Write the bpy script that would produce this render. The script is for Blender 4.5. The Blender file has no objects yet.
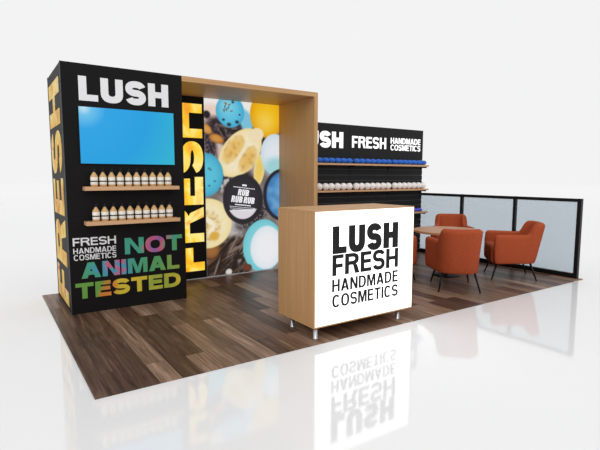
import bpy, bmesh, math, random
from math import pi, sin, cos, radians
from mathutils import Vector, Matrix, noise
from mathutils.geometry import tessellate_polygon

random.seed(7)
SC = bpy.context.scene
COL = SC.collection

# ------------------------------------------------------------------ colours / materials
def lin(c):
    c = c / 255.0
    return c / 12.92 if c <= 0.04045 else ((c + 0.055) / 1.055) ** 2.4
def rgb(r, g, b): return (lin(r), lin(g), lin(b), 1.0)

def new_mat(name):
    m = bpy.data.materials.new(name); m.use_nodes = True
    nt = m.node_tree; b = nt.nodes['Principled BSDF']
    return m, nt, b
def N(nt, t, **kw):
    n = nt.nodes.new(t)
    for k, v in kw.items(): setattr(n, k, v)
    return n
def ramp(nt, stops):
    r = N(nt, 'ShaderNodeValToRGB'); e = r.color_ramp.elements
    while len(e) < len(stops): e.new(0.5)
    for el, (p, c) in zip(e, stops): el.position = p; el.color = c
    return r
def plain(name, col, rough=0.5, metal=0.0, spec=0.5, vary=0.06, scale=30.0):
    m, nt, b = new_mat(name)
    tc = N(nt, 'ShaderNodeTexCoord'); nz = N(nt, 'ShaderNodeTexNoise')
    nz.inputs['Scale'].default_value = scale; nz.inputs['Detail'].default_value = 4
    lo = tuple(c * (1 - vary) for c in col[:3]) + (1,); hi = tuple(min(1, c * (1 + vary)) for c in col[:3]) + (1,)
    r = ramp(nt, [(0.3, lo), (0.7, hi)])
    nt.links.new(tc.outputs['Object'], nz.inputs['Vector']); nt.links.new(nz.outputs['Fac'], r.inputs['Fac'])
    nt.links.new(r.outputs['Color'], b.inputs['Base Color'])
    b.inputs['Roughness'].default_value = rough; b.inputs['Metallic'].default_value = metal
    b.inputs['Specular IOR Level'].default_value = spec
    return m
def wood(name, c1, c2, axis, rough=0.45, scale=1.0):
    """straight-grained veneer, grain along axis"""
    m, nt, b = new_mat(name)
    tc = N(nt, 'ShaderNodeTexCoord'); mp = N(nt, 'ShaderNodeMapping')
    s = [38 * scale] * 3; s['xyz'.index(axis)] = 1.1 * scale
    mp.inputs['Scale'].default_value = s
    nz = N(nt, 'ShaderNodeTexNoise'); nz.inputs['Scale'].default_value = 1; nz.inputs['Detail'].default_value = 6; nz.inputs['Roughness'].default_value = 0.6
    r = ramp(nt, [(0.3, c1), (0.7, c2)])
    L = nt.links.new
    L(tc.outputs['Object'], mp.inputs['Vector']); L(mp.outputs['Vector'], nz.inputs['Vector'])
    L(nz.outputs['Fac'], r.inputs['Fac']); L(r.outputs['Color'], b.inputs['Base Color'])
    b.inputs['Roughness'].default_value = rough
    return m
def blotch(name, stops, scale, emit=0.0, rough=0.5, gradient=None, amount=0.5, base=1.0):
    """printed multi-colour artwork; gradient=(axis, lo, hi) mixes in a position ramp"""
    m, nt, b = new_mat(name); L = nt.links.new
    tc = N(nt, 'ShaderNodeTexCoord'); nz = N(nt, 'ShaderNodeTexNoise')
    nz.inputs['Scale'].default_value = scale; nz.inputs['Detail'].default_value = 3; nz.inputs['Distortion'].default_value = 0.6
    L(tc.outputs['Object'], nz.inputs['Vector'])
    r = ramp(nt, stops)
    if gradient:
        ax, lo, hi = gradient
        sp = N(nt, 'ShaderNodeSeparateXYZ'); L(tc.outputs['Object'], sp.inputs[0])
        mr = N(nt, 'ShaderNodeMapRange'); mr.inputs['From Min'].default_value = lo; mr.inputs['From Max'].default_value = hi
        L(sp.outputs[ax], mr.inputs['Value'])
        ma = N(nt, 'ShaderNodeMath', operation='MULTIPLY_ADD')
        sb = N(nt, 'ShaderNodeMath', operation='SUBTRACT'); sb.inputs[1].default_value = 0.5
        L(nz.outputs['Fac'], sb.inputs[0]); L(sb.outputs[0], ma.inputs[0]); ma.inputs[1].default_value = amount
        L(mr.outputs[0], ma.inputs[2]); L(ma.outputs[0], r.inputs['Fac'])
    else:
        L(nz.outputs['Fac'], r.inputs['Fac'])
    if emit:
        L(r.outputs['Color'], b.inputs['Emission Color']); b.inputs['Emission Strength'].default_value = emit
        mx = N(nt, 'ShaderNodeMix', data_type='RGBA'); mx.inputs[0].default_value = base
        mx.inputs[6].default_value = (0.01, 0.01, 0.01, 1); L(r.outputs['Color'], mx.inputs[7])
        L(mx.outputs[2], b.inputs['Base Color'])
    else:
        L(r.outputs['Color'], b.inputs['Base Color'])
    b.inputs['Roughness'].default_value = rough
    return m

def plank_floor():
    m, nt, b = new_mat('walnut_planks'); L = nt.links.new
    tc = N(nt, 'ShaderNodeTexCoord'); mp = N(nt, 'ShaderNodeMapping')
    mp.inputs['Rotation'].default_value = (0, 0, pi / 2)
    mp.inputs['Location'].default_value = (0.35, 0.06, 0)
    L(tc.outputs['Object'], mp.inputs['Vector'])
    def brick(c1, c2, mortar, size):
        br = N(nt, 'ShaderNodeTexBrick')
        br.inputs['Color1'].default_value = c1; br.inputs['Color2'].default_value = c2; br.inputs['Mortar'].default_value = mortar
        br.inputs['Scale'].default_value = 1; br.inputs['Mortar Size'].default_value = size; br.inputs['Mortar Smooth'].default_value = 0.2
        br.inputs['Brick Width'].default_value = 1.22; br.inputs['Row Height'].default_value = 0.152
        br.offset = 0.37; br.offset_frequency = 2; br.squash = 1.0
        L(mp.outputs['Vector'], br.inputs['Vector']); return br
    idb = brick((0, 0, 0, 1), (1, 1, 1, 1), (0.35, 0.35, 0.35, 1), 0.0)
    tone = ramp(nt, [(0.0, rgb(58, 40, 31)), (0.3, rgb(86, 63, 50)), (0.6, rgb(120, 94, 76)), (0.85, rgb(152, 124, 104)), (1.0, rgb(174, 148, 128))])
    # grain, stretched along the planks (object y)
    mg = N(nt, 'ShaderNodeMapping'); mg.inputs['Scale'].default_value = (34, 1.6, 1)
    L(tc.outputs['Object'], mg.inputs['Vector'])
    off = N(nt, 'ShaderNodeVectorMath', operation='SCALE'); off.inputs['Scale'].default_value = 37
    L(idb.outputs['Color'], off.inputs[0])
    ad = N(nt, 'ShaderNodeVectorMath', operation='ADD'); L(mg.outputs['Vector'], ad.inputs[0]); L(off.outputs['Vector'], ad.inputs[1])
    g = N(nt, 'ShaderNodeTexNoise'); g.inputs['Scale'].default_value = 1; g.inputs['Detail'].default_value = 8; g.inputs['Roughness'].default_value = 0.65; g.inputs['Distortion'].default_value = 0.8
    L(ad.outputs['Vector'], g.inputs['Vector'])
    ma = N(nt, 'ShaderNodeMath', operation='MULTIPLY_ADD'); ma.inputs[1].default_value = 0.62; 
    L(idb.outputs['Color'], ma.inputs[0])
    mg2 = N(nt, 'ShaderNodeMapRange'); mg2.inputs['From Min'].default_value = 0.25; mg2.inputs['From Max'].default_value = 0.75
    mg2.inputs['To Min'].default_value = -0.2; mg2.inputs['To Max'].default_value = 0.58
    L(g.outputs['Fac'], mg2.inputs['Value']); L(mg2.outputs[0], ma.inputs[2]); L(ma.outputs[0], tone.inputs['Fac'])
    seam = brick((1, 1, 1, 1), (1, 1, 1, 1), (0.45, 0.42, 0.4, 1), 0.0025)
    mu = N(nt, 'ShaderNodeMix', data_type='RGBA', blend_type='MULTIPLY'); mu.inputs[0].default_value = 1
    L(tone.outputs['Color'], mu.inputs[6]); L(seam.outputs['Color'], mu.inputs[7]); L(mu.outputs[2], b.inputs['Base Color'])
    b.inputs['Roughness'].default_value = 0.38; b.inputs['Specular IOR Level'].default_value = 0.22
    bp = N(nt, 'ShaderNodeBump'); bp.inputs['Strength'].default_value = 0.08; bp.inputs['Distance'].default_value = 0.002
    L(g.outputs['Fac'], bp.inputs['Height']); L(bp.outputs['Normal'], b.inputs['Normal'])
    return m

def glass_mat():
    m = bpy.data.materials.new('pale_tinted_glass'); m.use_nodes = True; nt = m.node_tree; nt.nodes.clear(); L = nt.links.new
    out = N(nt, 'ShaderNodeOutputMaterial'); tr = N(nt, 'ShaderNodeBsdfTransparent'); tr.inputs['Color'].default_value = (0.79, 0.835, 0.865, 1)
    gl = N(nt, 'ShaderNodeBsdfGlossy'); gl.inputs['Roughness'].default_value = 0.05
    fr = N(nt, 'ShaderNodeFresnel'); fr.inputs['IOR'].default_value = 1.25
    nz = N(nt, 'ShaderNodeTexNoise'); nz.inputs['Scale'].default_value = 2
    df = N(nt, 'ShaderNodeBsdfDiffuse'); df.inputs['Color'].default_value = rgb(186, 200, 208)
    mx0 = N(nt, 'ShaderNodeMixShader'); mx0.inputs[0].default_value = 0.12
    mx = N(nt, 'ShaderNodeMixShader')
    L(tr.outputs[0], mx0.inputs[1]); L(df.outputs[0], mx0.inputs[2])
    L(fr.outputs[0], mx.inputs[0]); L(mx0.outputs[0], mx.inputs[1]); L(gl.outputs[0], mx.inputs[2]); L(mx.outputs[0], out.inputs[0])
    return m

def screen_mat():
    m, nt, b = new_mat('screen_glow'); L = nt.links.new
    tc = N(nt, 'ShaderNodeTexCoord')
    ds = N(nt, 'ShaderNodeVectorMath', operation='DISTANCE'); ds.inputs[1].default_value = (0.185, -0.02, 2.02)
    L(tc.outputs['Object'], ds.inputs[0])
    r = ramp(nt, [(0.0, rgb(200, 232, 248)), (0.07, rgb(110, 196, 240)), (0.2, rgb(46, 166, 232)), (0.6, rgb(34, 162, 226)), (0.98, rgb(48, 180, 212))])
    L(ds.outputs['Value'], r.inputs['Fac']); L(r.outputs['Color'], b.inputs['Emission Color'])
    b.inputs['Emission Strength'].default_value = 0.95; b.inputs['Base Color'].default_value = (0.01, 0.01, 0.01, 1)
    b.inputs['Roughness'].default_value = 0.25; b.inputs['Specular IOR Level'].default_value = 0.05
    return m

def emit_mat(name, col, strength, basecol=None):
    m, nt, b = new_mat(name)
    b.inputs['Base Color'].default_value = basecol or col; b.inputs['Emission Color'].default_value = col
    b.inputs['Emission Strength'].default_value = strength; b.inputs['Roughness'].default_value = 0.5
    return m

def picture_mat():
    m, nt, b = new_mat('backlit_print'); L = nt.links.new
    a = N(nt, 'ShaderNodeVertexColor'); a.layer_name = 'print'
    nz = N(nt, 'ShaderNodeTexNoise'); nz.inputs['Scale'].default_value = 45; nz.inputs['Detail'].default_value = 3
    tc = N(nt, 'ShaderNodeTexCoord'); L(tc.outputs['Object'], nz.inputs['Vector'])
    mr = N(nt, 'ShaderNodeMapRange'); mr.inputs['To Min'].default_value = 0.9; mr.inputs['To Max'].default_value = 1.1
    L(nz.outputs['Fac'], mr.inputs['Value'])
    v = N(nt, 'ShaderNodeVectorMath', operation='SCALE'); L(a.outputs['Color'], v.inputs[0]); L(mr.outputs[0], v.inputs['Scale'])
    L(v.outputs[0], b.inputs['Emission Color']); b.inputs['Emission Strength'].default_value = 0.88
    b.inputs['Base Color'].default_value = (0.02, 0.02, 0.02, 1); b.inputs['Roughness'].default_value = 0.6; b.inputs['Specular IOR Level'].default_value = 0.1
    return m

OAK = {a: wood('oak_veneer_' + a, rgb(183, 139, 92), rgb(201, 157, 109), a) for a in 'xyz'}
SHELF_OAK = wood('shelf_oak', rgb(196, 150, 108), rgb(214, 170, 128), 'x')
TABLE_OAK = wood('table_oak', rgb(168, 116, 78), rgb(190, 138, 98), 'x')
BLACK = plain('black_laminate', (0.0075, 0.0066, 0.0068, 1), 0.55, spec=0.12)
SLAT = plain('black_slatwall', (0.013, 0.013, 0.0135, 1), 0.6, spec=0.2)
STEEL_BLACK = plain('black_powder_coat', (0.004, 0.004, 0.0045, 1), 0.45, spec=0.3)
ALU = plain('aluminium_trim', rgb(200, 202, 204), 0.4, metal=0.2)
DARK_ALU = plain('dark_edge_trim', rgb(70, 72, 76), 0.45, metal=0.3)
CHROME = plain('brushed_steel', rgb(190, 192, 196), 0.28, metal=0.9)
WHITE_VINYL = plain('white_vinyl', rgb(232, 232, 234), 0.5, vary=0.01)
WHITE_LIT = emit_mat('lit_white_letters', (1, 1, 1, 1), 0.55)
BLACK_VINYL = plain('black_vinyl', (0.012, 0.012, 0.012, 1), 0.6, spec=0.2)
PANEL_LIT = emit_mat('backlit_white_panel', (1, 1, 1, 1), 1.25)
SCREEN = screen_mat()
PRINT = picture_mat()
GLASS = glass_mat()
FABRIC = plain('rust_orange_fabric', rgb(163, 74, 42), 0.85, spec=0.2, vary=0.12, scale=60)
SEAT_FABRIC = plain('rust_orange_seat_fabric', rgb(156, 70, 40), 0.85, spec=0.2, vary=0.12, scale=60)
KRAFT = plain('kraft_bottle', rgb(205, 166, 112), 0.5)
LABEL = plain('bottle_label', rgb(238, 232, 220), 0.6, vary=0.02)
GROOVE = plain('grey_groove_insert', (0.06, 0.062, 0.066, 1), 0.5, spec=0.3)
BLACK_CAP = plain('black_cap', (0.01, 0.01, 0.01, 1), 0.4)
BLUE_BOMB = plain('blue_bath_bomb', rgb(38, 104, 205), 0.75, vary=0.2, scale=25)
WHITE_BOMB = plain('white_bath_bomb', rgb(246, 241, 238), 0.8, vary=0.05, scale=25)
VIOLET_BOMB = plain('violet_bath_bomb', rgb(92, 84, 226), 0.75, vary=0.15, scale=25)
GOLD_SIDE = blotch('gold_fruit_print', [(0.25, rgb(150, 92, 40)), (0.4, rgb(222, 160, 50)), (0.52, rgb(232, 192, 70)), (0.62, rgb(236, 214, 140)), (0.72, rgb(206, 110, 50)), (0.85, rgb(120, 70, 84))], 4.2)
GOLD_LIT = blotch('lit_gold_fruit_print', [(0.25, rgb(236, 128, 30)), (0.4, rgb(250, 176, 34)), (0.5, rgb(253, 208, 40)), (0.6, rgb(255, 236, 140)), (0.72, rgb(248, 176, 60))], 3.0, emit=0.9, base=0.3)
C_TEAL, C_GRN, C_PINK, C_VIO, C_BLU = rgb(62, 160, 136), rgb(84, 160, 90), rgb(206, 88, 118), rgb(128, 100, 176), rgb(70, 150, 190)
C_YEL, C_ORG, C_LIME, C_OLV = rgb(214, 190, 50), rgb(214, 122, 44), rgb(150, 170, 60), rgb(104, 156, 62)
NOT_MAT = blotch('rainbow_not', [(0.0, C_TEAL), (0.3, C_TEAL), (0.42, C_PINK), (0.55, C_VIO), (0.64, C_PINK), (0.74, C_TEAL), (1.0, C_GRN)], 6, gradient=('X', 0.52, 1.135), amount=0.5)
ANIMAL_MAT = blotch('rainbow_animal', [(0.0, C_GRN), (0.15, C_TEAL), (0.26, C_BLU), (0.34, C_PINK), (0.42, C_BLU), (0.52, C_TEAL), (0.75, C_GRN), (1.0, C_LIME)], 6, gradient=('X', 0.1, 1.1), amount=0.5)
TESTED_MAT = blotch('rainbow_tested', [(0.0, C_OLV), (0.16, C_OLV), (0.26, C_ORG), (0.36, C_YEL), (0.6, C_YEL), (0.8, C_LIME), (1.0, C_YEL)], 6, gradient=('X', 0.04, 1.1), amount=0.45)
FLOOR = plank_floor()
STUDIO = plain('white_gloss_studio_floor', (0.86, 0.86, 0.862, 1), 0.06, spec=0.75, vary=0.004, scale=0.5)

# ------------------------------------------------------------------ mesh helpers
def link_mesh(name, bm, mat, parent=None, smooth=False, loc=None):
    me = bpy.data.meshes.new(name)
    bm.normal_update(); bm.to_mesh(me); bm.free()
    for mm in (mat if isinstance(mat, (list, tuple)) else [mat]): me.materials.append(mm)
    if smooth:
        for p in me.polygons: p.use_smooth = True
    o = bpy.data.objects.new(name, me); COL.objects.link(o)
    if parent: o.parent = parent
    if loc: o.location = loc
    return o
def add_box(bm, x0, x1, y0, y1, z0, z1, bev=0.0, seg=1, mat=0):
    t = bmesh.new()
    v = [t.verts.new(p) for p in ((x0,y0,z0),(x1,y0,z0),(x1,y1,z0),(x0,y1,z0),(x0,y0,z1),(x1,y0,z1),(x1,y1,z1),(x0,y1,z1))]
    for f in ((0,3,2,1),(4,5,6,7),(0,1,5,4),(1,2,6,5),(2,3,7,6),(3,0,4,7)): t.faces.new([v[i] for i in f])
    if bev: bmesh.ops.bevel(t, geom=t.edges[:], offset=bev, segments=seg, affect='EDGES', profile=0.6)
    merge(bm, t, mat)
def merge(bm, t, mat=0):
    mp = {v: bm.verts.new(v.co) for v in t.verts}
    for f in t.faces:
        g = bm.faces.new([mp[v] for v in f.verts]); g.material_index = mat; g.smooth = f.smooth
    t.free()
def box_obj(name, b, mat, parent=None, bev=0.002, seg=1):
    bm = bmesh.new(); add_box(bm, *b, bev=bev, seg=seg)
    return link_mesh(name, bm, mat, parent)
def add_lathe(bm, prof, n=24, c=(0, 0, 0), mat=0, smooth=True):
    rings = []
    for r, z in prof:
        if r < 1e-6: rings.append([bm.verts.new((c[0], c[1], c[2] + z))])
        else: rings.append([bm.verts.new((c[0] + r * cos(2*pi*i/n), c[1] + r * sin(2*pi*i/n), c[2] + z)) for i in range(n)])
    for a, b in zip(rings, rings[1:]):
        for i in range(n):
            j = (i + 1) % n
            if len(a) == 1 and len(b) == 1: continue
            vs = [a[0], b[j], b[i]] if len(a) == 1 else ([a[i], a[j], b[0]] if len(b) == 1 else [a[i], a[j], b[j], b[i]])
            f = bm.faces.new(vs); f.material_index = mat; f.smooth = smooth
    for ring, flip in ((rings[0], True), (rings[-1], False)):
        if len(ring) > 1:
            f = bm.faces.new(ring[::-1] if flip else ring); f.material_index = mat
def add_rod(bm, a, b, ra, rb, n=12):
    a, b = Vector(a), Vector(b); d = (b - a).normalized()
    u = d.orthogonal().normalized(); w = d.cross(u)
    A = [bm.verts.new(a + (u * cos(2*pi*i/n) + w * sin(2*pi*i/n)) * ra) for i in range(n)]
    B = [bm.verts.new(b + (u * cos(2*pi*i/n) + w * sin(2*pi*i/n)) * rb) for i in range(n)]
    for i in range(n):
        f = bm.faces.new((A[i], A[(i+1) % n], B[(i+1) % n], B[i])); f.smooth = True
    bm.faces.new(A[::-1]); bm.faces.new(B)
def thing(name, label, cat, loc=(0, 0, 0), rz=0.0, group=None):
    o = bpy.data.objects.new(name, None); COL.objects.link(o); o.empty_display_size = 0.1
    o.location = loc; o.rotation_euler = (0, 0, rz)
    return tag(o, label, cat, group)
def tag(o, label, cat, group=None):
    o['label'] = label; o['category'] = cat
    if group: o['group'] = group
    return o
def structure(o): o['kind'] = 'structure'; return o
def dup(root, loc, rz, label):
    r = root.copy(); COL.objects.link(r); r.location = loc; r.rotation_euler = (0, 0, rz); r['label'] = label
    for ch in list(root.children):
        c = ch.copy(); COL.objects.link(c); c.parent = r
        for g in list(ch.children):
            d = g.copy(); COL.objects.link(d); d.parent = c
    return r

# ------------------------------------------------------------------ lettering (own block alphabet, cap height 1)
def sup(cx, cy, rx, ry, a0, a1, n=20, p=2.4):
    out = []
    for i in range(n + 1):
        a = radians(a0 + (a1 - a0) * i / n); c, s = cos(a), sin(a)
        out.append((cx + rx * math.copysign(abs(c) ** (2/p), c), cy + ry * math.copysign(abs(s) ** (2/p), s)))
    return out
def ribbon(path, th, tv):
    """polygon of a pen drawn along path: tv = thickness of vertical runs, th = of horizontal runs"""
    L, R = [], []
    for i, (x, y) in enumerate(path):
        a = path[max(i - 1, 0)]; b = path[min(i + 1, len(path) - 1)]
        dx, dy = b[0] - a[0], b[1] - a[1]; l = math.hypot(dx, dy) or 1
        nx, ny = -dy / l, dx / l
        L.append((x + nx * tv / 2, y + ny * th / 2)); R.append((x - nx * tv / 2, y - ny * th / 2))
    return L + R[::-1]
WID = dict(L=.66, U=.80, S=.76, H=.80, F=.63, R=.83, E=.67, A=.88, N=.82, D=.82, M=.98, C=.82, O=.88, T=.74, I=0, B=.8)
def glyph(ch, w, t, h):
    """list of (outer, [holes]) for a letter of width w, stem t, bar thickness h"""
    if ch == 'I': return [([(0,0),(w,0),(w,1),(0,1)], [])]
    if ch == 'L': return [([(0,0),(w,0),(w,h),(t,h),(t,1),(0,1)], [])]
    if ch == 'T': a = (w - t) / 2; return [([(a,0),(a+t,0),(a+t,1-h),(w,1-h),(w,1),(0,1),(0,1-h),(a,1-h)], [])]
    if ch == 'F': m = .47; return [([(0,0),(t,0),(t,m-h/2),(w*.92,m-h/2),(w*.92,m+h/2),(t,m+h/2),(t,1-h),(w,1-h),(w,1),(0,1)], [])]
    if ch == 'E': m = .52; return [([(0,0),(w,0),(w,h),(t,h),(t,m-h/2),(w*.94,m-h/2),(w*.94,m+h/2),(t,m+h/2),(t,1-h),(w*.98,1-h),(w*.98,1),(0,1)], [])]
    if ch == 'H': m = .51; return [([(0,0),(t,0),(t,m-h/2),(w-t,m-h/2),(w-t,0),(w,0),(w,1),(w-t,1),(w-t,m+h/2),(t,m+h/2),(t,1),(0,1)], [])]
    if ch == 'U':
        ro = .40; out = [(0,1)] + sup(w/2, ro, w/2, ro+.015, 180, 360) + [(w,1),(w-t,1)] + sup(w/2, ro, w/2-t, max(ro-h,.06), 360, 180) + [(t,1)]
        return [(out, [])]
    if ch == 'O': return [(sup(w/2,.5,w/2,.515,0,360,40)[:-1], [sup(w/2,.5,w/2-t,.515-h,0,360,40)[:-1]])]
    if ch == 'D':
        x = w * .42; hx = max(x, t + .02)
        out = [(0,0)] + sup(x,.5,w-x,.5,-90,90,24,2.3) + [(0,1)]
        hole = [(t,h)] + sup(hx,.5,w-t-hx,.5-h,-90,90,24,2.3) + [(t,1-h)]
        return [(out, [hole])]
    if ch == 'C': return [(ribbon(sup(w/2,.5,w/2-t/2,.515-h/2,38,322,36), h, t), [])]
    if ch == 'S':
        d = h * 1.08; rx = w/2 - t*.46; ry = (1.03 - d) / 4; yc = .5
        top = sup(w/2, yc + ry, rx, ry, 14, 268, 30, 2.25); bot = sup(w/2, yc - ry, rx, ry, 88, -166, 30, 2.25)
        return [(ribbon(top + bot, d, t * .95), [])]
    if ch in 'RPB':
        x = w * .5; yb = .43; hb = (1 - yb) / 2; hx = max(x * .9, t + .01)
        bowl = sup(x, yb + hb, w*.97 - x, hb, 90, -90, 18)
        hole = [(t, 1-h)] + sup(hx, yb + hb, w*.97 - t - hx, hb - h, 90, -90, 18) + [(t, yb+h)]
        if ch == 'R':
            out = [(0,0),(0,1)] + bowl[:-1] + [(w*.66,yb+.02),(w*.80,yb-.08),(w*1.02,0),(w*1.02-t*1.2,0),(w*.52,yb-.02),(t,yb),(t,0)]
            out = [(0,0),(0,1)] + bowl[:-3] + [(w*.86,yb-.02),(w*1.03,0),(w*1.03-t*1.15,0),(w*.56,yb),(t,yb),(t,0)]
            return [(out, [hole])]
        if ch == 'P': return [([(0,0),(0,1)] + bowl + [(t,yb),(t,0)], [hole])]
        lo = sup(x, yb/2 + h/4, w - x, yb/2 + h/4, 90, -90, 18); lo = [(px, max(0, py)) for px, py in lo]
        return [([(0,yb),(0,1)] + bowl, [hole]), ([(0,0),(0,yb+h/2)] + lo, [[(t, yb-h/2)] + sup(hx, yb/2+h/4, w-t-hx, max(yb/2-h*.75, .03), 90, -90, 14) + [(t, h)]])]
    if ch == 'A':
        tt, ap = t * 1.1, t * .62; e = w/2 - ap; yi = (w/2 - tt) / e; c0, c1 = .2, .2 + h * .92
        xl = lambda y: tt + y * e
        yi = min(yi, .95)
        hole = [(xl(c1), c1), (w - xl(c1), c1), (w/2 + .005, yi), (w/2 - .005, yi)]
        if yi < c1 + .04: hole = None
        out = [(0,0),(tt,0),(xl(c0),c0),(w-xl(c0),c0),(w-tt,0),(w,0),(w/2+ap,1),(w/2-ap,1)]
        return [(out, [hole] if hole else [])]
    if ch == 'N': return [([(0,0),(t,0),(t,.66),(w-1.12*t,0),(w,0),(w,1),(w-t,1),(w-t,.34),(1.12*t,1),(0,1)], [])]
    if ch == 'M':
        m, q, g = 1.35 * t, .36, .42 * t
        return [([(0,0),(t*.92,0),(t*.92,.74),(w/2-g,0),(w/2+g,0),(w-t*.92,.74),(w-t*.92,0),(w,0),(w,1),(w-m,1),(w/2,q),(m,1),(0,1)], [])]
    return []
def add_text(bm, s, org, U, V, Nn, h, W, t, bar, gap=0.1, depth=0.004, shear=0.0):
    """solid letters of cap height h filling the width W from org along U, raised along Nn"""
    org, U, V, Nn = Vector(org), Vector(U), Vector(V), Vector(Nn)
    tot = W / h; nat = sum(WID.get(c, 0) for c in s); fix = 0.0
    for c in s: fix += t if c == 'I' else (0.34 if c == ' ' else 0)
    fix += gap * (len(s) - 1); k = (tot - fix) / nat; x = 0.0
    for c in s:
        w = t if c == 'I' else (0.34 if c == ' ' else WID[c] * k)
        for outer, holes in glyph(c, w, t, bar):
            loops = [outer] + holes
            P = [[org + U * ((x + a + shear * b) * h) + V * (b * h) for a, b in lp] for lp in loops]
            tris = tessellate_polygon([[Vector((a, b, 0)) for a, b in lp] for lp in loops])
            flat = [p for lp in P for p in lp]
            bot = [bm.verts.new(p - Nn * 0.001) for p in flat]; top = [bm.verts.new(p + Nn * depth) for p in flat]
            for tr in tris:
                if len(set(tr)) < 3: continue
                f = bm.faces.new([top[i] for i in tr]); f.normal_update()
                if f.normal.dot(Nn) < 0: f.normal_flip()
            i0 = 0
            for lp in P:
                n = len(lp)
                for i in range(n):
                    j = (i + 1) % n
                    bm.faces.new((bot[i0+i], bot[i0+j], top[i0+j], top[i0+i]))
                i0 += n
        x += w + gap
def text_obj(name, parent, mat, lines, U, V, Nn, label=None):
    bm = bmesh.new()
    for s, org, h, W, t, bar, gap in lines: add_text(bm, s, org, U, V, Nn, h, W, t, bar, gap)
    o = link_mesh(name, bm, mat, parent)
    if label: o['label'] = label
    return o
FX, FZ, FN = (1, 0, 0), (0, 0, 1), (0, -1, 0)

# ------------------------------------------------------------------ setting
g = box_obj('ground', (-60, 90, -40, 120, -0.06, -0.008), STUDIO, bev=0); structure(g)
f = box_obj('floor', (-0.164, 5.962, -1.996, 1.045, -0.008, 0.0), FLOOR, bev=0.0015); structure(f)

# ------------------------------------------------------------------ black display tower
TW, TD, H = 1.175, 0.956, 2.44
tower = thing('display_tower', 'tall black display tower with blue screen, two bottle shelves and rainbow NOT ANIMAL TESTED lettering', 'display tower', (0, 0, 0))
box_obj('tower_body', (0, TW, 0, TD, 0, H), BLACK, tower, bev=0.003)
side = box_obj('side_panel', (-0.004, 0.0, 0.03, TD - 0.03, 0.03, H - 0.03), BLACK, tower, bev=0.001)
text_obj('lettering', side, GOLD_SIDE, [('FRESH', (-0.004, 0.125, 0.05), 0.745, 2.27, 0.20, 0.19, 0.07)], (0, 0, 1), (0, 1, 0), (-1, 0, 0), 'gold fruit patterned FRESH lettering running up the side')
bm = bmesh.new()
for y0, y1 in ((-0.002, 0.012), (TD - 0.012, TD + 0.002)): add_box(bm, -0.006, 0.001, y0, y1, 0, H)
link_mesh('corner_trim', bm, DARK_ALU, tower)
text_obj('lettering', tower, WHITE_VINYL, [('LUSH', (0.150, 0, 2.09), 0.232, 0.872, 0.31, 0.26, 0.11)], FX, FZ, FN, 'large white heading letters above the screen')
text_obj('lettering', tower, WHITE_VINYL, [('FRESH', (0.035, 0, 0.681), 0.080, 0.403, 0.20, 0.17, 0.11),
     ('HANDMADE', (0.036, 0, 0.605), 0.054, 0.400, 0.165, 0.145, 0.14), ('COSMETICS', (0.038, 0, 0.538), 0.055, 0.398, 0.165, 0.145, 0.13)], FX, FZ, FN, 'three small lines of white lettering')
text_obj('lettering', tower, NOT_MAT, [('NOT', (0.522, 0, 0.558), 0.170, 0.612, 0.31, 0.245, 0.10)], FX, FZ, FN, 'teal and pink word NOT')
text_obj('lettering', tower, ANIMAL_MAT, [('ANIMAL', (0.100, 0, 0.352), 0.158, 0.996, 0.31, 0.245, 0.10)], FX, FZ, FN, 'green and blue word ANIMAL')
text_obj('lettering', tower, TESTED_MAT, [('TESTED', (0.040, 0, 0.150), 0.158, 1.066, 0.31, 0.245, 0.10)], FX, FZ, FN, 'yellow and green word TESTED')
# screen
tv = thing('wall_screen', 'wide flat screen glowing plain blue on the front of the black tower', 'screen', (0.6, 0, 1.49))
tv.location = (0, 0, 0)
bm = bmesh.new(); add_box(bm, 0.134, 1.073, -0.016, 0, 1.481, 2.037, bev=0.003)
link_mesh('screen_bezel', bm, STEEL_BLACK, tv)
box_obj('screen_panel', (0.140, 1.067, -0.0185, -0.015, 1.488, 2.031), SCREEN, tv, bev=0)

# ------------------------------------------------------------------ tower shelves and bottles
def tower_shelf(z, label):
    s = thing('wall_shelf', label, 'shelf', (0.609, 0, z), 0, 'bottle shelves on the tower')
    box_obj('shelf_board', (-0.463, 0.463, -0.14, 0.0, -0.038, 0.0), SHELF_OAK, s, bev=0.002)
    return s
tower_shelf(1.264, 'pale wooden shelf of bottles directly under the blue screen')
tower_shelf(0.925, 'pale wooden shelf of bottles above the FRESH HANDMADE COSMETICS lettering on the tower')
ORD = ['first', 'second', 'third', 'fourth', 'fifth', 'sixth', 'seventh', 'eighth', 'ninth', 'tenth']
def make_bottle(label):
    b = thing('bottle', label, 'bottle', group='bottles on the tower shelves')
    bm = bmesh.new(); add_lathe(bm, [(0.030, 0), (0.0335, 0.004), (0.0335, 0.098), (0.0320, 0.102), (0.0150, 0.130), (0.0125, 0.134), (0.0125, 0.145)], 20)
    link_mesh('bottle_body', bm, KRAFT, b)
    bm = bmesh.new(); add_lathe(bm, [(0.0338, 0.020), (0.0342, 0.021), (0.0342, 0.091), (0.0338, 0.092)], 20)
    lb = link_mesh('paper_label', bm, LABEL, b)
    bm = bmesh.new(); add_lathe(bm, [(0.0343, 0.046), (0.0347, 0.0463), (0.0347, 0.0577), (0.0343, 0.058)], 20)
    link_mesh('label_stripe', bm, BLACK_CAP, lb)
    bm = bmesh.new(); add_lathe(bm, [(0.014, 0.140), (0.0145, 0.142), (0.0145, 0.150), (0.006, 0.152), (0.006, 0.164), (0.0, 0.165)], 16)
    add_box(bm, -0.008, 0.008, -0.030, 0.008, 0.162, 0.170, bev=0.002)
    link_mesh('pump_cap', bm, BLACK_CAP, b)
    return b
first = None
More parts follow.
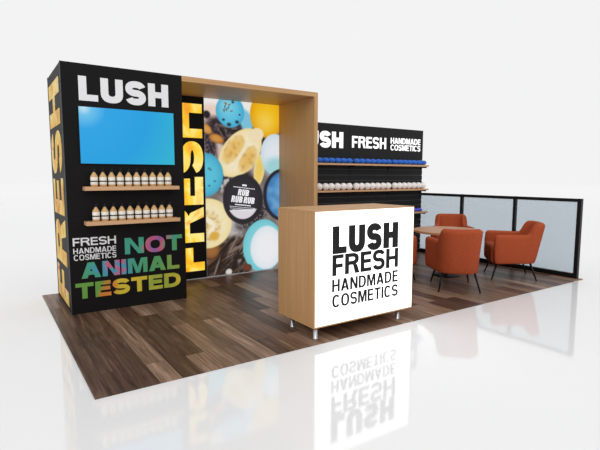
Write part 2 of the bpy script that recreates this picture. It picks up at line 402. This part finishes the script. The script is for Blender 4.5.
for row, (z, x0, x1) in enumerate(((1.264, 0.239, 0.966), (0.925, 0.243, 0.972))):
    for k in range(10):
        lab = 'tan bottle with white label on the %s tower shelf, %s' % (('upper', 'lower')[row], 'leftmost of ten' if k == 0 else 'rightmost of ten' if k == 9 else ORD[k] + ' from the left')
        p = (x0 + (x1 - x0) * k / 9, -0.090, z)
        if first is None: first = make_bottle(lab); first.location = p
        else: dup(first, p, 0, lab)

# ------------------------------------------------------------------ wooden portal
PX, PT, LB = 2.991, 0.0575, 0.8655
portal = thing('wooden_portal', 'oak veneered portal frame joined to the right of the black tower', 'portal')
box_obj('top_panel', (TW, PX, 0.0, TD, H - PT, H), OAK['x'], portal, bev=0.002)
box_obj('side_panel', (PX - PT, PX, 0.0, TD, 0, H - PT), OAK['z'], portal, bev=0.002)

# black strip with lit FRESH, and the fruit picture, at the back of the portal
strip = thing('graphic_panel', 'black back panel with glowing yellow FRESH lettering running upward beside the fruit picture', 'panel')
box_obj('panel_board', (TW, 1.7826, LB, TD, 0, H - PT), BLACK, strip, bev=0.001)
text_obj('lettering', strip, GOLD_LIT, [('FRESH', (1.752, LB, 0.112), 0.455, 2.18, 0.255, 0.25, 0.10)], (0, 0, 1), (-1, 0, 0), FN, 'glowing yellow and orange letters')
box_obj('panel_foot', (TW, 1.7826, LB - 0.004, LB, 0.0, 0.012), ALU, strip, bev=0)

lbx = thing('picture_lightbox', 'backlit picture of lemons, blue bath bombs and a black pot inside the wooden portal', 'lightbox')
bm = bmesh.new(); add_box(bm, 1.7826, PX - PT, LB + 0.002, TD, 0, H - PT, bev=0.001)
add_box(bm, 1.7826, PX - PT, LB - 0.003, LB + 0.004, 0, 0.013)
link_mesh('lightbox_frame', bm, ALU, lbx)

def paint():
    """colours of the printed photograph: soft-edged blobs in the plane of the print, later ones on top"""
    ops = []
    def E(x, z, rx, rz, col, edge=None, rot=0.0, soft=0.06, speck=None, zmax=9, zmin=-9, hi=None):
        ops.append((x, z, rx, rz, col, edge, radians(rot), soft, speck, zmax, zmin, hi))
    # ground of the picture
    E(2.20, 2.30, .9, .30, (246, 242, 238), soft=.5)
    E(1.90, 2.15, .20, .16, (240, 214, 198), soft=.3)
    E(2.02, 1.70, .26, .20, (216, 194, 180), soft=.35)
    E(2.20, .62, .26, .42, (190, 184, 184), soft=.3)
    E(2.28, 2.02, .36, .13, (54, 42, 46), rot=-12, soft=.25, speck=(.25, 30))
    E(2.04, 1.95, .26, .13, (56, 42, 46), rot=-40, soft=.3, speck=(.25, 30))
    E(2.60, 1.95, .24, .11, (56, 40, 40), rot=-38, soft=.3, speck=(.25, 30))
    E(1.86, 1.76, .09, .28, (58, 44, 52), rot=8, soft=.5, speck=(.3, 40))
    E(2.16, 1.33, .34, .22, (64, 50, 48), rot=-10, soft=.3, speck=(.8, 14))
    E(2.50, .80, .30, .12, (52, 44, 48), rot=30, soft=.35, speck=(.4, 40))
    E(2.02, .18, .50, .34, (58, 42, 32), rot=8, soft=.2, speck=(.3, 12))
    E(2.36, .26, .22, .42, (50, 38, 34), rot=-30, soft=.25, speck=(.45, 16))
    E(1.86, .36, .14, .12, (160, 106, 54), (90, 56, 30), rot=10, soft=.3)
    E(1.92, .16, .15, .10, (150, 96, 44), (80, 48, 26), rot=25, soft=.3)
    rs = random.Random(4)
    for k in range(46):
        sx_, sz_ = rs.uniform(1.80, 2.50), rs.uniform(.06, .46)
        if sx_ < 2.05 and sz_ > .25: sz_ -= .2
        E(sx_, sz_, rs.uniform(.08, .22), rs.uniform(.008, .02), rs.choice([(34, 24, 20), (44, 32, 26), (40, 28, 24), (92, 64, 40), (128, 112, 104)]), rot=rs.uniform(15, 70), soft=.4)
    for k in range(26):
        E(rs.uniform(1.95, 2.45), rs.uniform(1.22, 1.44), rs.uniform(.02, .05), rs.uniform(.012, .026), rs.choice([(208, 200, 198), (170, 150, 140), (36, 28, 28), (30, 24, 24)]), rot=rs.uniform(0, 180), soft=.4)
    for k in range(18):
        E(rs.uniform(1.95, 2.75), rs.uniform(1.90, 2.08), rs.uniform(.04, .12), rs.uniform(.008, .02), rs.choice([(34, 26, 28), (44, 34, 36), (110, 92, 90)]), rot=rs.uniform(-60, 10), soft=.4)
    # details
    E(1.82, 2.17, .05, .05, (36, 30, 34), soft=.3)
    E(2.40, 2.12, .10, .16, (128, 200, 226), rot=20, soft=.25)
    E(2.16, 2.235, .21, .215, (98, 202, 232), (66, 170, 210), soft=.05, hi=(2.10, 2.32, .12))
    for k in range(9):
        E(2.12 + rs.uniform(-.06, .06), 2.28 + rs.uniform(-.06, .06), .022, .010, rs.choice([(120, 120, 90), (70, 110, 120), (150, 130, 80)]), rot=rs.uniform(0, 180), soft=.5)
    for x, z, r in ((2.26, 2.10, .028), (2.20, 2.36, .02), (2.06, 2.12, .02), (2.14, 2.06, .03), (2.30, 2.20, .015)):
        E(x, z, r, r * .8, (40, 60, 72), soft=.5)
    E(2.735, 2.225, .275, .315, (250, 194, 20), (232, 160, 8), soft=.04, hi=(2.70, 2.12, .16))
    E(1.815, 1.985, .085, .055, (222, 160, 82), (170, 110, 50), rot=-40, soft=.2)
    E(1.955, 1.865, .11, .06, (214, 150, 70), (160, 96, 40), rot=-15, soft=.2)
    # big cut lemon
    E(2.31, 1.69, .40, .255, (253, 242, 214), (244, 222, 160), rot=46, soft=.04)
    E(2.55, 1.93, .13, .10, (246, 228, 186), rot=30, soft=.1)
    E(2.20, 1.73, .25, .125, (236, 190, 100), (248, 222, 164), rot=50, soft=.15, speck=(.14, 16))
    E(2.42, 1.60, .22, .12, (234, 188, 96), (248, 222, 164), rot=56, soft=.15, speck=(.14, 16))
    E(2.31, 1.66, .30, .022, (248, 234, 200), rot=55, soft=.3)
    E(2.60, 1.46, .085, .22, (242, 206, 96), (246, 226, 160), rot=-8, soft=.1)
    # bombs at the sides
    E(2.86, 1.68, .235, .29, (232, 238, 244), (206, 226, 234), soft=.04)
    E(2.88, 1.50, .19, .13, (164, 216, 220), soft=.5)
    E(1.80, 1.385, .245, .285, (92, 200, 226), (66, 166, 200), soft=.04)
    for x, z in ((1.84, 1.47), (1.86, 1.45), (1.92, 1.30), (1.84, 1.24)): E(x, z, .018, .012, (60, 120, 140), soft=.6)
    # bottom-left lemon half
    E(1.815, .735, .345, .335, (252, 240, 204), (244, 224, 160), soft=.03)
    E(1.78, .69, .24, .235, (240, 208, 140), (248, 230, 182), soft=.2, speck=(.2, 22))
    E(1.84, .76, .10, .035, (250, 240, 214), rot=-35, soft=.4)
    E(1.86, .64, .035, .09, (250, 240, 214), rot=-35, soft=.4)
    E(1.90, .56, .07, .06, (226, 176, 70), soft=.4)
    # blue cream pot
    E(2.985, 1.095, .325, .380, (30, 34, 46), soft=.03)
    E(3.00, 1.095, .285, .340, (96, 164, 218), (60, 122, 184), soft=.04, speck=(.18, 9))
    # black pot with its lid
    E(2.345, 1.045, .312, .345, (24, 22, 27), (40, 38, 44), soft=.03)
    E(2.345, 1.055, .262, .292, (46, 43, 52), (36, 34, 42), soft=.03)
    E(2.340, 1.050, .250, .280, (226, 222, 228), soft=.03, zmax=.905)
    # big bottom-right bomb
    E(2.660, .365, .330, .385, (142, 218, 228), (112, 204, 216), soft=.03)
    E(2.715, .335, .268, .318, (246, 246, 250), (226, 236, 244), soft=.06)
    E(2.108, .045, .05, .045, (226, 220, 216), (180, 170, 168), soft=.1)
    E(2.395, .075, .07, .05, (120, 60, 36), (80, 40, 26), soft=.2)
    return ops
OPS = paint()
def colour_at(x, z):
    w = noise.noise(Vector((x * 5, z * 5, 3.1)))
    c = [150 + 60 * w, 138 + 58 * w, 134 + 58 * w]
    for (cx, cz, rx, rz, col, edge, rot, soft, speck, zmax, zmin, hi) in OPS:
        if z > zmax or z < zmin: continue
        dx, dz = x - cx, z - cz
        if abs(dx) > 1.6 * max(rx, rz) or abs(dz) > 1.6 * max(rx, rz): continue
        a, b = dx * cos(rot) + dz * sin(rot), -dx * sin(rot) + dz * cos(rot)
        d = math.hypot(a / rx, b / rz)
        if d > 1 + soft: continue
        m = 1.0 if d < 1 - soft else (1 + soft - d) / (2 * soft)
        m = m * m * (3 - 2 * m)
        cc = list(col)
        if edge:
            e = min(1, d) ** 3; cc = [p + (q - p) * e for p, q in zip(cc, edge)]
        if hi:
            q = math.exp(-((x - hi[0]) ** 2 + (z - hi[1]) ** 2) / hi[2] ** 2) * .45; cc = [p + (255 - p) * q * .6 for p in cc]
        if speck:
            n = noise.noise(Vector((x * speck[1], z * speck[1], cx * 9)))
            k = speck[0] * max(-1, min(1, n * 2.2)); cc = [max(8, min(255, p + (225 - p) * k if k > 0 else p * (1 + k * .7))) for p in cc]
        c = [p + (q - p) * m for p, q in zip(c, cc)]
    return c
bm = bmesh.new(); NX, NZ = 140, 280; x0, x1, z0, z1 = 1.786, PX - PT - 0.002, 0.014, H - PT - 0.004
grid = [[bm.verts.new((x0 + (x1 - x0) * i / NX, LB, z0 + (z1 - z0) * j / NZ)) for i in range(NX + 1)] for j in range(NZ + 1)]
for j in range(NZ):
    for i in range(NX): bm.faces.new((grid[j][i], grid[j][i+1], grid[j+1][i+1], grid[j+1][i]))
pic = link_mesh('printed_picture', bm, PRINT, lbx)
att = pic.data.color_attributes.new('print', 'FLOAT_COLOR', 'POINT')
for v in pic.data.vertices:
    c = colour_at(v.co.x, v.co.z); att.data[v.index].color = (lin(c[0]), lin(c[1]), lin(c[2]), 1)
# lid lettering on the print
a = radians(-7); LU, LV = (cos(a), 0, sin(a)), (-sin(a), 0, cos(a))
bm = bmesh.new()
def lid(u, v): return (2.345 + u * LU[0] + v * LV[0], LB, 1.055 + u * LU[2] + v * LV[2])
add_text(bm, 'RUB', lid(-.095, .040), LU, LV, FN, .088, .168, .235, .17, .08, 0.0015, .10)
add_text(bm, 'RUB', lid(-.185, -.060), LU, LV, FN, .088, .168, .235, .17, .08, 0.0015, .10)
add_text(bm, 'RUB', lid(.005, -.060), LU, LV, FN, .088, .168, .235, .17, .08, 0.0015, .10)
def dash(u0, u1, v, h, brk):
    n = max(1, int((u1 - u0) / brk))
    for i in range(n):
        p, q = u0 + (u1 - u0) * i / n, u0 + (u1 - u0) * (i + .78) / n
        vs = [bm.verts.new(Vector(lid(a_, b_)) + Vector((0, -.0012, 0))) for a_, b_ in ((p, v), (q, v), (q, v + h), (p, v + h))]
        bm.faces.new(vs)
dash(-.17, .17, .145, .010, .025); dash(-.12, .13, -.098, .016, .03)
for k, (u, n) in enumerate(((.2, 0), (.19, 0), (.15, 0))): dash(-u, u, -.125 - k * .022, .007, .02)
dash(-.04, .05, .175, .022, .2)
link_mesh('lettering', bm, emit_mat('lid_print_white', rgb(245, 245, 248), 0.95, (0.02, 0.02, 0.02, 1)), pic)

# ------------------------------------------------------------------ slat wall with shelves of bath bombs
SX0, SX1, SZ = PX + .003, 5.8860, 2.1741
SY = 0.786
slat = thing('slatwall_display', 'low black slatwall with glowing white lettering and three shelves of bath bombs', 'slatwall')
def slat_panel(xa, xb):
    bm = bmesh.new()
    prof = [(SY + .09, 0), (SY, 0)]
    z = 0.06
    while z < 1.66:
        prof += [(SY, z), (SY + .004, z + .001), (SY + .012, z + .004), (SY + .012, z + .014), (SY + .001, z + .017)]
        z += 0.088
    prof += [(SY, SZ), (SY + .09, SZ)]
    A = [bm.verts.new((xa, y, z)) for y, z in prof]; B = [bm.verts.new((xb, y, z)) for y, z in prof]
    n = len(prof)
    for i in range(n): bm.faces.new((A[i], B[i], B[(i+1) % n], A[(i+1) % n]))
    bm.faces.new(A); bm.faces.new(B[::-1])
    bmesh.ops.recalc_face_normals(bm, faces=bm.faces[:])
    for f_ in bm.faces:
        c_ = f_.calc_center_median()
        if SY + .003 < c_.y < SY + .02 and 3 < len(f_.verts) < 5: f_.material_index = 1
    return link_mesh('slat_panel', bm, [SLAT, GROOVE], slat)
P1, P2 = 4.179, 5.028
p_a = slat_panel(SX0, P1 - .002); p_b = slat_panel(P1 + .002, P2 - .002); p_c = slat_panel(P2 + .002, SX1)
text_obj('lettering', p_a, WHITE_LIT, [('LUSH', (3.1482, SY, 1.8061), 0.2447, 0.9077, 0.31, 0.26, 0.10)], FX, FZ, FN, 'large glowing white letters')
text_obj('lettering', p_b, WHITE_LIT, [('FRESH', (4.2384, SY, 1.8218), 0.1835, 0.7449, 0.22, 0.18, 0.10)], FX, FZ, FN, 'glowing white word FRESH')
text_obj('lettering', p_c, WHITE_LIT, [('HANDMADE', (5.0869, SY, 1.9185), 0.0987, 0.7321, 0.22, 0.18, 0.09), ('COSMETICS', (5.0869, SY, 1.8061), 0.0967, 0.7321, 0.22, 0.18, 0.09)], FX, FZ, FN, 'two lines of glowing white lettering')
def display_shelf(z, label):
    s = thing('display_shelf', label, 'shelf', (0, 0, z), 0, 'shelves on the slatwall')
    box_obj('shelf_board', (SX0 + .01, SX1, 0.628, SY - .001, -0.028, 0.0), SHELF_OAK, s, bev=0.0015)
    for x in (SX0 + .45, P1 + .02, P2 + .02, SX1 - .03):
        bm = bmesh.new(); add_box(bm, x - .010, x + .010, SY - .012, SY - .001, -.09, -.028); add_box(bm, x - .006, x + .006, .66, SY - .012, -.05, -.028)
        link_mesh('bracket', bm, STEEL_BLACK, s)
    return s
R1, R2, R3 = 1.5653, 1.1529, 0.7524
display_shelf(R1, 'topmost wooden slatwall shelf, lined with blue bath bombs')
display_shelf(R2, 'middle wooden slatwall shelf, lined with white bath bombs')
display_shelf(R3, 'lowest wooden slatwall shelf with violet bath bombs, mostly hidden behind the counter')
def ball(mat, rx, rz, label, group):
    bm = bmesh.new()
    add_lathe(bm, [(rx * sin(pi * i / 12) if 0 < i < 12 else 0, rz - rz * cos(pi * i / 12)) for i in range(13)], 22)
    # the pressed seam round the middle
    o = link_mesh('bath_bomb', bm, mat)
    return tag(o, label, 'bath bomb', group)
def bombs(z, mat, rx, rz, colour, where, groups, group, total=7):
    src = None
    for gi, (a, n, gname) in enumerate(groups):
        for k in range(n):
            i = k + total - n if gi == 0 else k
            place = ORD[k] + ' from the left'
            lab = '%s bath bomb on the %s slatwall shelf, %s in the %s group' % (colour, where, place, gname)
            p = (a + .0577 + .1164 * i, .690 + random.uniform(-.004, .004), z)
            if src is None: src = ball(mat, rx, rz, lab, group); src.location = p
            else:
                o = src.copy(); COL.objects.link(o); o.location = p; o['label'] = lab
GA, GB, GC = 3.350, 4.196, 5.044
bombs(R1, BLUE_BOMB, .0565, .041, 'blue', 'topmost', [(GA, 6, 'left-hand'), (GB, 7, 'middle'), (GC, 7, 'right-hand')], 'blue bath bombs on the topmost slatwall shelf')
bombs(R2, WHITE_BOMB, .0565, .0565, 'white', 'middle', [(GA, 6, 'left-hand'), (GB, 7, 'middle'), (GC, 7, 'right-hand')], 'white bath bombs on the middle slatwall shelf')
vsrc = None
for k, x in enumerate((5.605, 5.723)):
    lab = 'violet bath bomb on the lowest slatwall shelf, %s' % ('beside the counter edge' if k == 0 else 'nearest the end of the shelf')
    if vsrc is None: vsrc = ball(VIOLET_BOMB, .057, .030, lab, 'violet bath bombs on the lowest slatwall shelf'); vsrc.location = (x, .690, R3)
    else:
        o = vsrc.copy(); COL.objects.link(o); o.location = (x, .690, R3); o['label'] = lab

# ------------------------------------------------------------------ reception counter
KX0, KX1, KY0, KY1, KZ0, KZ1 = 1.557, 2.727, -1.9185, -1.3514, 0.0986, 1.0866
desk = thing('reception_counter', 'oak counter with glowing white front panel and black lettering, on short steel feet', 'counter')
T = 0.02
box_obj('counter_top', (KX0, KX1, KY0, KY1, KZ1 - T, KZ1), OAK['x'], desk, bev=0.0015)
box_obj('bottom_panel', (KX0, KX1, KY0, KY1, KZ0, KZ0 + T), OAK['x'], desk, bev=0.0015)
box_obj('side_panel', (KX0, KX0 + T, KY0, KY1, KZ0 + T, KZ1 - T), OAK['z'], desk, bev=0.0015)
box_obj('side_panel', (KX1 - T, KX1, KY0, KY1, KZ0 + T, KZ1 - T), OAK['z'], desk, bev=0.0015)
box_obj('back_panel', (KX0 + T, KX1 - T, KY1 - T, KY1, KZ0 + T, KZ1 - T), OAK['z'], desk, bev=0.0015)
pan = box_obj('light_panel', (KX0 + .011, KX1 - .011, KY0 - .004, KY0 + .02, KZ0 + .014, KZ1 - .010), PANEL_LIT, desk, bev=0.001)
yk = KY0 - .004
text_obj('lettering', pan, BLACK_VINYL, [('LUSH', (1.742, yk, 0.714), 0.236, 0.770, 0.30, 0.25, 0.10), ('FRESH', (1.742, yk, 0.527), 0.180, 0.776, 0.235, 0.185, 0.10),
     ('HANDMADE', (1.741, yk, 0.388), 0.108, 0.779, 0.20, 0.155, 0.13), ('COSMETICS', (1.744, yk, 0.253), 0.108, 0.780, 0.20, 0.155, 0.12)], FX, FZ, FN, 'four lines of black lettering')
for x, y in ((1.592, -1.890), (2.58, -1.872), (1.606, -1.516), (2.58, -1.516)):
    bm = bmesh.new(); add_lathe(bm, [(.021, 0), (.022, .002), (.022, .012), (.019, .014), (.019, KZ0)], 20, (x, y, 0))
    link_mesh('foot', bm, CHROME, desk)

# ------------------------------------------------------------------ glass railing
RX = 5.945; RH = 1.0755
rail = thing('glass_railing', 'low black-framed railing with three pale glass panes along the end of the floor', 'railing')
PY = [-1.920, -1.0, -0.06, 0.880]
for i, y in enumerate(PY):
    w = .026 if i in (0, 3) else .020
    o = box_obj('post', (RX - .055, RX, y - w, y + w, 0, RH), STEEL_BLACK, rail, bev=0.002)
box_obj('top_rail', (RX - .05, RX - .005, PY[0] + .026, PY[3] - .026, RH - .045, RH - .001), STEEL_BLACK, rail, bev=0.002)
box_obj('bottom_rail', (RX - .05, RX - .005, PY[0] + .026, PY[3] - .026, 0.0, 0.062), STEEL_BLACK, rail, bev=0.002)
for a, b in zip(PY, PY[1:]):
    box_obj('glass_pane', (RX - .031, RX - .023, a + .02, b - .02, .055, RH - .04), GLASS, rail, bev=0)

# ------------------------------------------------------------------ tub armchairs and table
def smooth01(t): t = max(0, min(1, t)); return t * t * (3 - 2 * t)
def make_chair(label):
    c = thing('tub_armchair', label, 'armchair', group='orange armchairs round the table')
    xf, xb, r, wb, wf = 0.285, -0.250, 0.15, 0.203, 0.290      # mid-line of the shell: front, back, corner radius, half widths
    half = [(xf + (xb + r - xf) * i / 8, wf + (wb - wf) * i / 8, 0.0) for i in range(8)]
    for i in range(19):
        a = radians(90 + 90 * i / 18); half.append((xb + r + r * cos(a), wb - r + r * sin(a), i / 18))
    for i in range(1, 4): half.append((xb, (wb - r) * (1 - i / 4), 1.0))
    pts = half + [(xb, 0, 1.0)] + [(x, -y, b) for x, y, b in half[::-1]]
    path = []
    for i, (x, y, b) in enumerate(pts):
        p, q = pts[max(i - 1, 0)], pts[min(i + 1, len(pts) - 1)]
        dx, dy = q[0] - p[0], q[1] - p[1]; l = math.hypot(dx, dy)
        path.append((x, y, dy / l, -dx / l, b))
    hw = wf
    if path[len(path) // 2][2] > 0: path = [(x, y, -nx, -ny, b) for x, y, nx, ny, b in path]
    bm = bmesh.new(); rings = []; n = len(path)
    for q, (x, y, nx, ny, b) in enumerate(path):
        bb = smooth01((b - .20) / .36); topz = 0.606 + 0.156 * bb
        th = 0.043 + 0.006 * bb; lean = 0.012 + 0.095 * smooth01(b * 1.2); base = .212
        endr = min(q, n - 1 - q)
        if endr == 0: th *= .72; topz -= .012
        def cn(z): return lean * (max(0, z - base) / .54)
        pr = []
        rt = th * .95
        for z, ins in ((base, .012), (base + .012, .002), (base + .10, 0), (base + .20, 0), (topz - .14, 0), (topz - .07, 0), (topz - rt, 0)): pr.append((cn(z) + th - ins, z))
        for k in range(1, 6):
            a = pi * k / 6; pr.append((cn(topz - rt) + th * cos(a), topz - rt + rt * sin(a)))
        for z in (topz - rt, topz - .07, topz - .14, base + .20, base + .012): pr.append((cn(z) - th, z))
        rings.append([bm.verts.new((x + nx * d, y + ny * d, z)) for d, z in pr])
    m = len(rings[0])
    for a, b in zip(rings, rings[1:]):
        for i in range(m): bm.faces.new((a[i], b[i], b[(i+1) % m], a[(i+1) % m])).smooth = True
    bm.faces.new(rings[0]); bm.faces.new(rings[-1][::-1])
    bmesh.ops.recalc_face_normals(bm, faces=bm.faces[:])
    sh = link_mesh('tub_shell', bm, FABRIC, c, smooth=True)
    sd = sh.modifiers.new('round', 'SUBSURF'); sd.levels = 1; sd.render_levels = 1
    # seat: fills the tub
    outline = [(x - nx * .030, y - ny * .030) for (x, y, nx, ny, b) in path[0::2]]
    fr = xf + .012
    outline = [(fr, -.18), (fr + .008, 0), (fr, .18), (fr - .008, hw - .030)] + outline[1:-1] + [(fr - .008, -hw + .030)]
    bm = bmesh.new(); levels = [(.215, .93), (.225, .97), (.25, 1.0), (.40, 1.0), (.435, .985), (.452, .93), (.458, .80)]
    rg = [[bm.verts.new((x * s, y * s, z)) for x, y in outline] for z, s in levels]; m = len(outline)
    for a, b in zip(rg, rg[1:]):
        for i in range(m): bm.faces.new((a[i], a[(i+1) % m], b[(i+1) % m], b[i])).smooth = True
    bm.faces.new(rg[0][::-1]); bm.faces.new(rg[-1])
    bmesh.ops.recalc_face_normals(bm, faces=bm.faces[:])
    link_mesh('seat_cushion', bm, SEAT_FABRIC, c)
    for sx in (1, -1):
        for sy in (1, -1):
            bm = bmesh.new(); add_rod(bm, (sx * .205, sy * .185, .225), (sx * .28, sy * .24, 0.0), .0145, .009)
            bmesh.ops.transform(bm, matrix=Matrix.Identity(4), verts=bm.verts[:])
            for v in bm.verts:
                if v.co.z < .02: v.co.z = 0.0
            link_mesh('leg', bm, STEEL_BLACK, c)
    return c
TX, TY, TH = 4.63, -0.805, 0.635
chA = make_chair('orange tub armchair turned with its back to the front, nearest the counter')
chA.location = (4.13, -1.33, 0); chA.rotation_euler = (0, 0, radians(50))
dup(chA, (5.285, -1.345, 0), radians(136), 'orange tub armchair seen side on, beside the last glass pane and floor corner')
dup(chA, (5.42, -0.26, 0), radians(222), 'orange tub armchair facing forward behind the round table, against the glass railing')
dup(chA, (3.912, -0.437, 0), radians(328), 'orange tub armchair almost wholly hidden behind the white counter panel')
tb = thing('round_table', 'round wooden table top between the orange armchairs', 'table', (TX, TY, 0))
bm = bmesh.new(); add_lathe(bm, [(.455, TH - .030), (.465, TH - .027), (.465, TH - .003), (.460, TH)], 64, smooth=False)
link_mesh('table_top', bm, TABLE_OAK, tb)
bm = bmesh.new(); add_lathe(bm, [(.030, .02), (.028, TH - .030)], 24); link_mesh('pedestal', bm, STEEL_BLACK, tb)
bm = bmesh.new(); add_lathe(bm, [(.185, 0), (.19, .004), (.185, .012), (.04, .022)], 40); link_mesh('base_plate', bm, STEEL_BLACK, tb)

# ------------------------------------------------------------------ light: bright white studio all round, one broad soft key
w = bpy.data.worlds.new('studio_white'); SC.world = w; w.use_nodes = True
bg = w.node_tree.nodes['Background']; bg.inputs[0].default_value = (1, 1, 1.005, 1); bg.inputs[1].default_value = 0.895
def area(name, loc, target, size, power):
    d = bpy.data.lights.new(name, 'AREA'); d.shape = 'RECTANGLE'; d.size = size[0]; d.size_y = size[1]; d.energy = power
    o = bpy.data.objects.new(name, d); COL.objects.link(o); o.location = loc
    o.rotation_euler = (Vector(target) - Vector(loc)).to_track_quat('-Z', 'Y').to_euler(); return o
sun = bpy.data.lights.new('studio_key', 'SUN'); sun.energy = 0.75; sun.angle = radians(40)
so = bpy.data.objects.new('studio_key', sun); COL.objects.link(so); so.location = (0, -4, 6)
so.rotation_euler = (Vector((2.0, 3.2, -2.4))).to_track_quat('-Z', 'Y').to_euler()

# ------------------------------------------------------------------ camera
cam = bpy.data.cameras.new('camera'); co = bpy.data.objects.new('camera', cam); COL.objects.link(co)
F_, YAW, PIT, ROL = 468.80, 0.59463, -0.103749, 0.0015265
fw = Vector((sin(YAW), cos(YAW), 0)); rt = Vector((cos(YAW), -sin(YAW), 0)); up = Vector((0, 0, 1))
Fv = fw * cos(PIT) + up * sin(PIT); Uv = up * cos(PIT) - fw * sin(PIT)
Rv = rt * cos(ROL) + Uv * sin(ROL); Uv = Uv * cos(ROL) - rt * sin(ROL)
M = Matrix(((Rv.x, Uv.x, -Fv.x, -0.66645), (Rv.y, Uv.y, -Fv.y, -4.99666), (Rv.z, Uv.z, -Fv.z, 1.36811), (0, 0, 0, 1)))
co.matrix_world = M
cam.sensor_fit = 'HORIZONTAL'; cam.sensor_width = 36; cam.lens = F_ / 600 * 36; cam.clip_end = 300
SC.camera = co
vs = SC.view_settings; vs.view_transform = 'Standard'; vs.look = 'None'; vs.exposure = 0; vs.gamma = 1; vs.use_curve_mapping = False
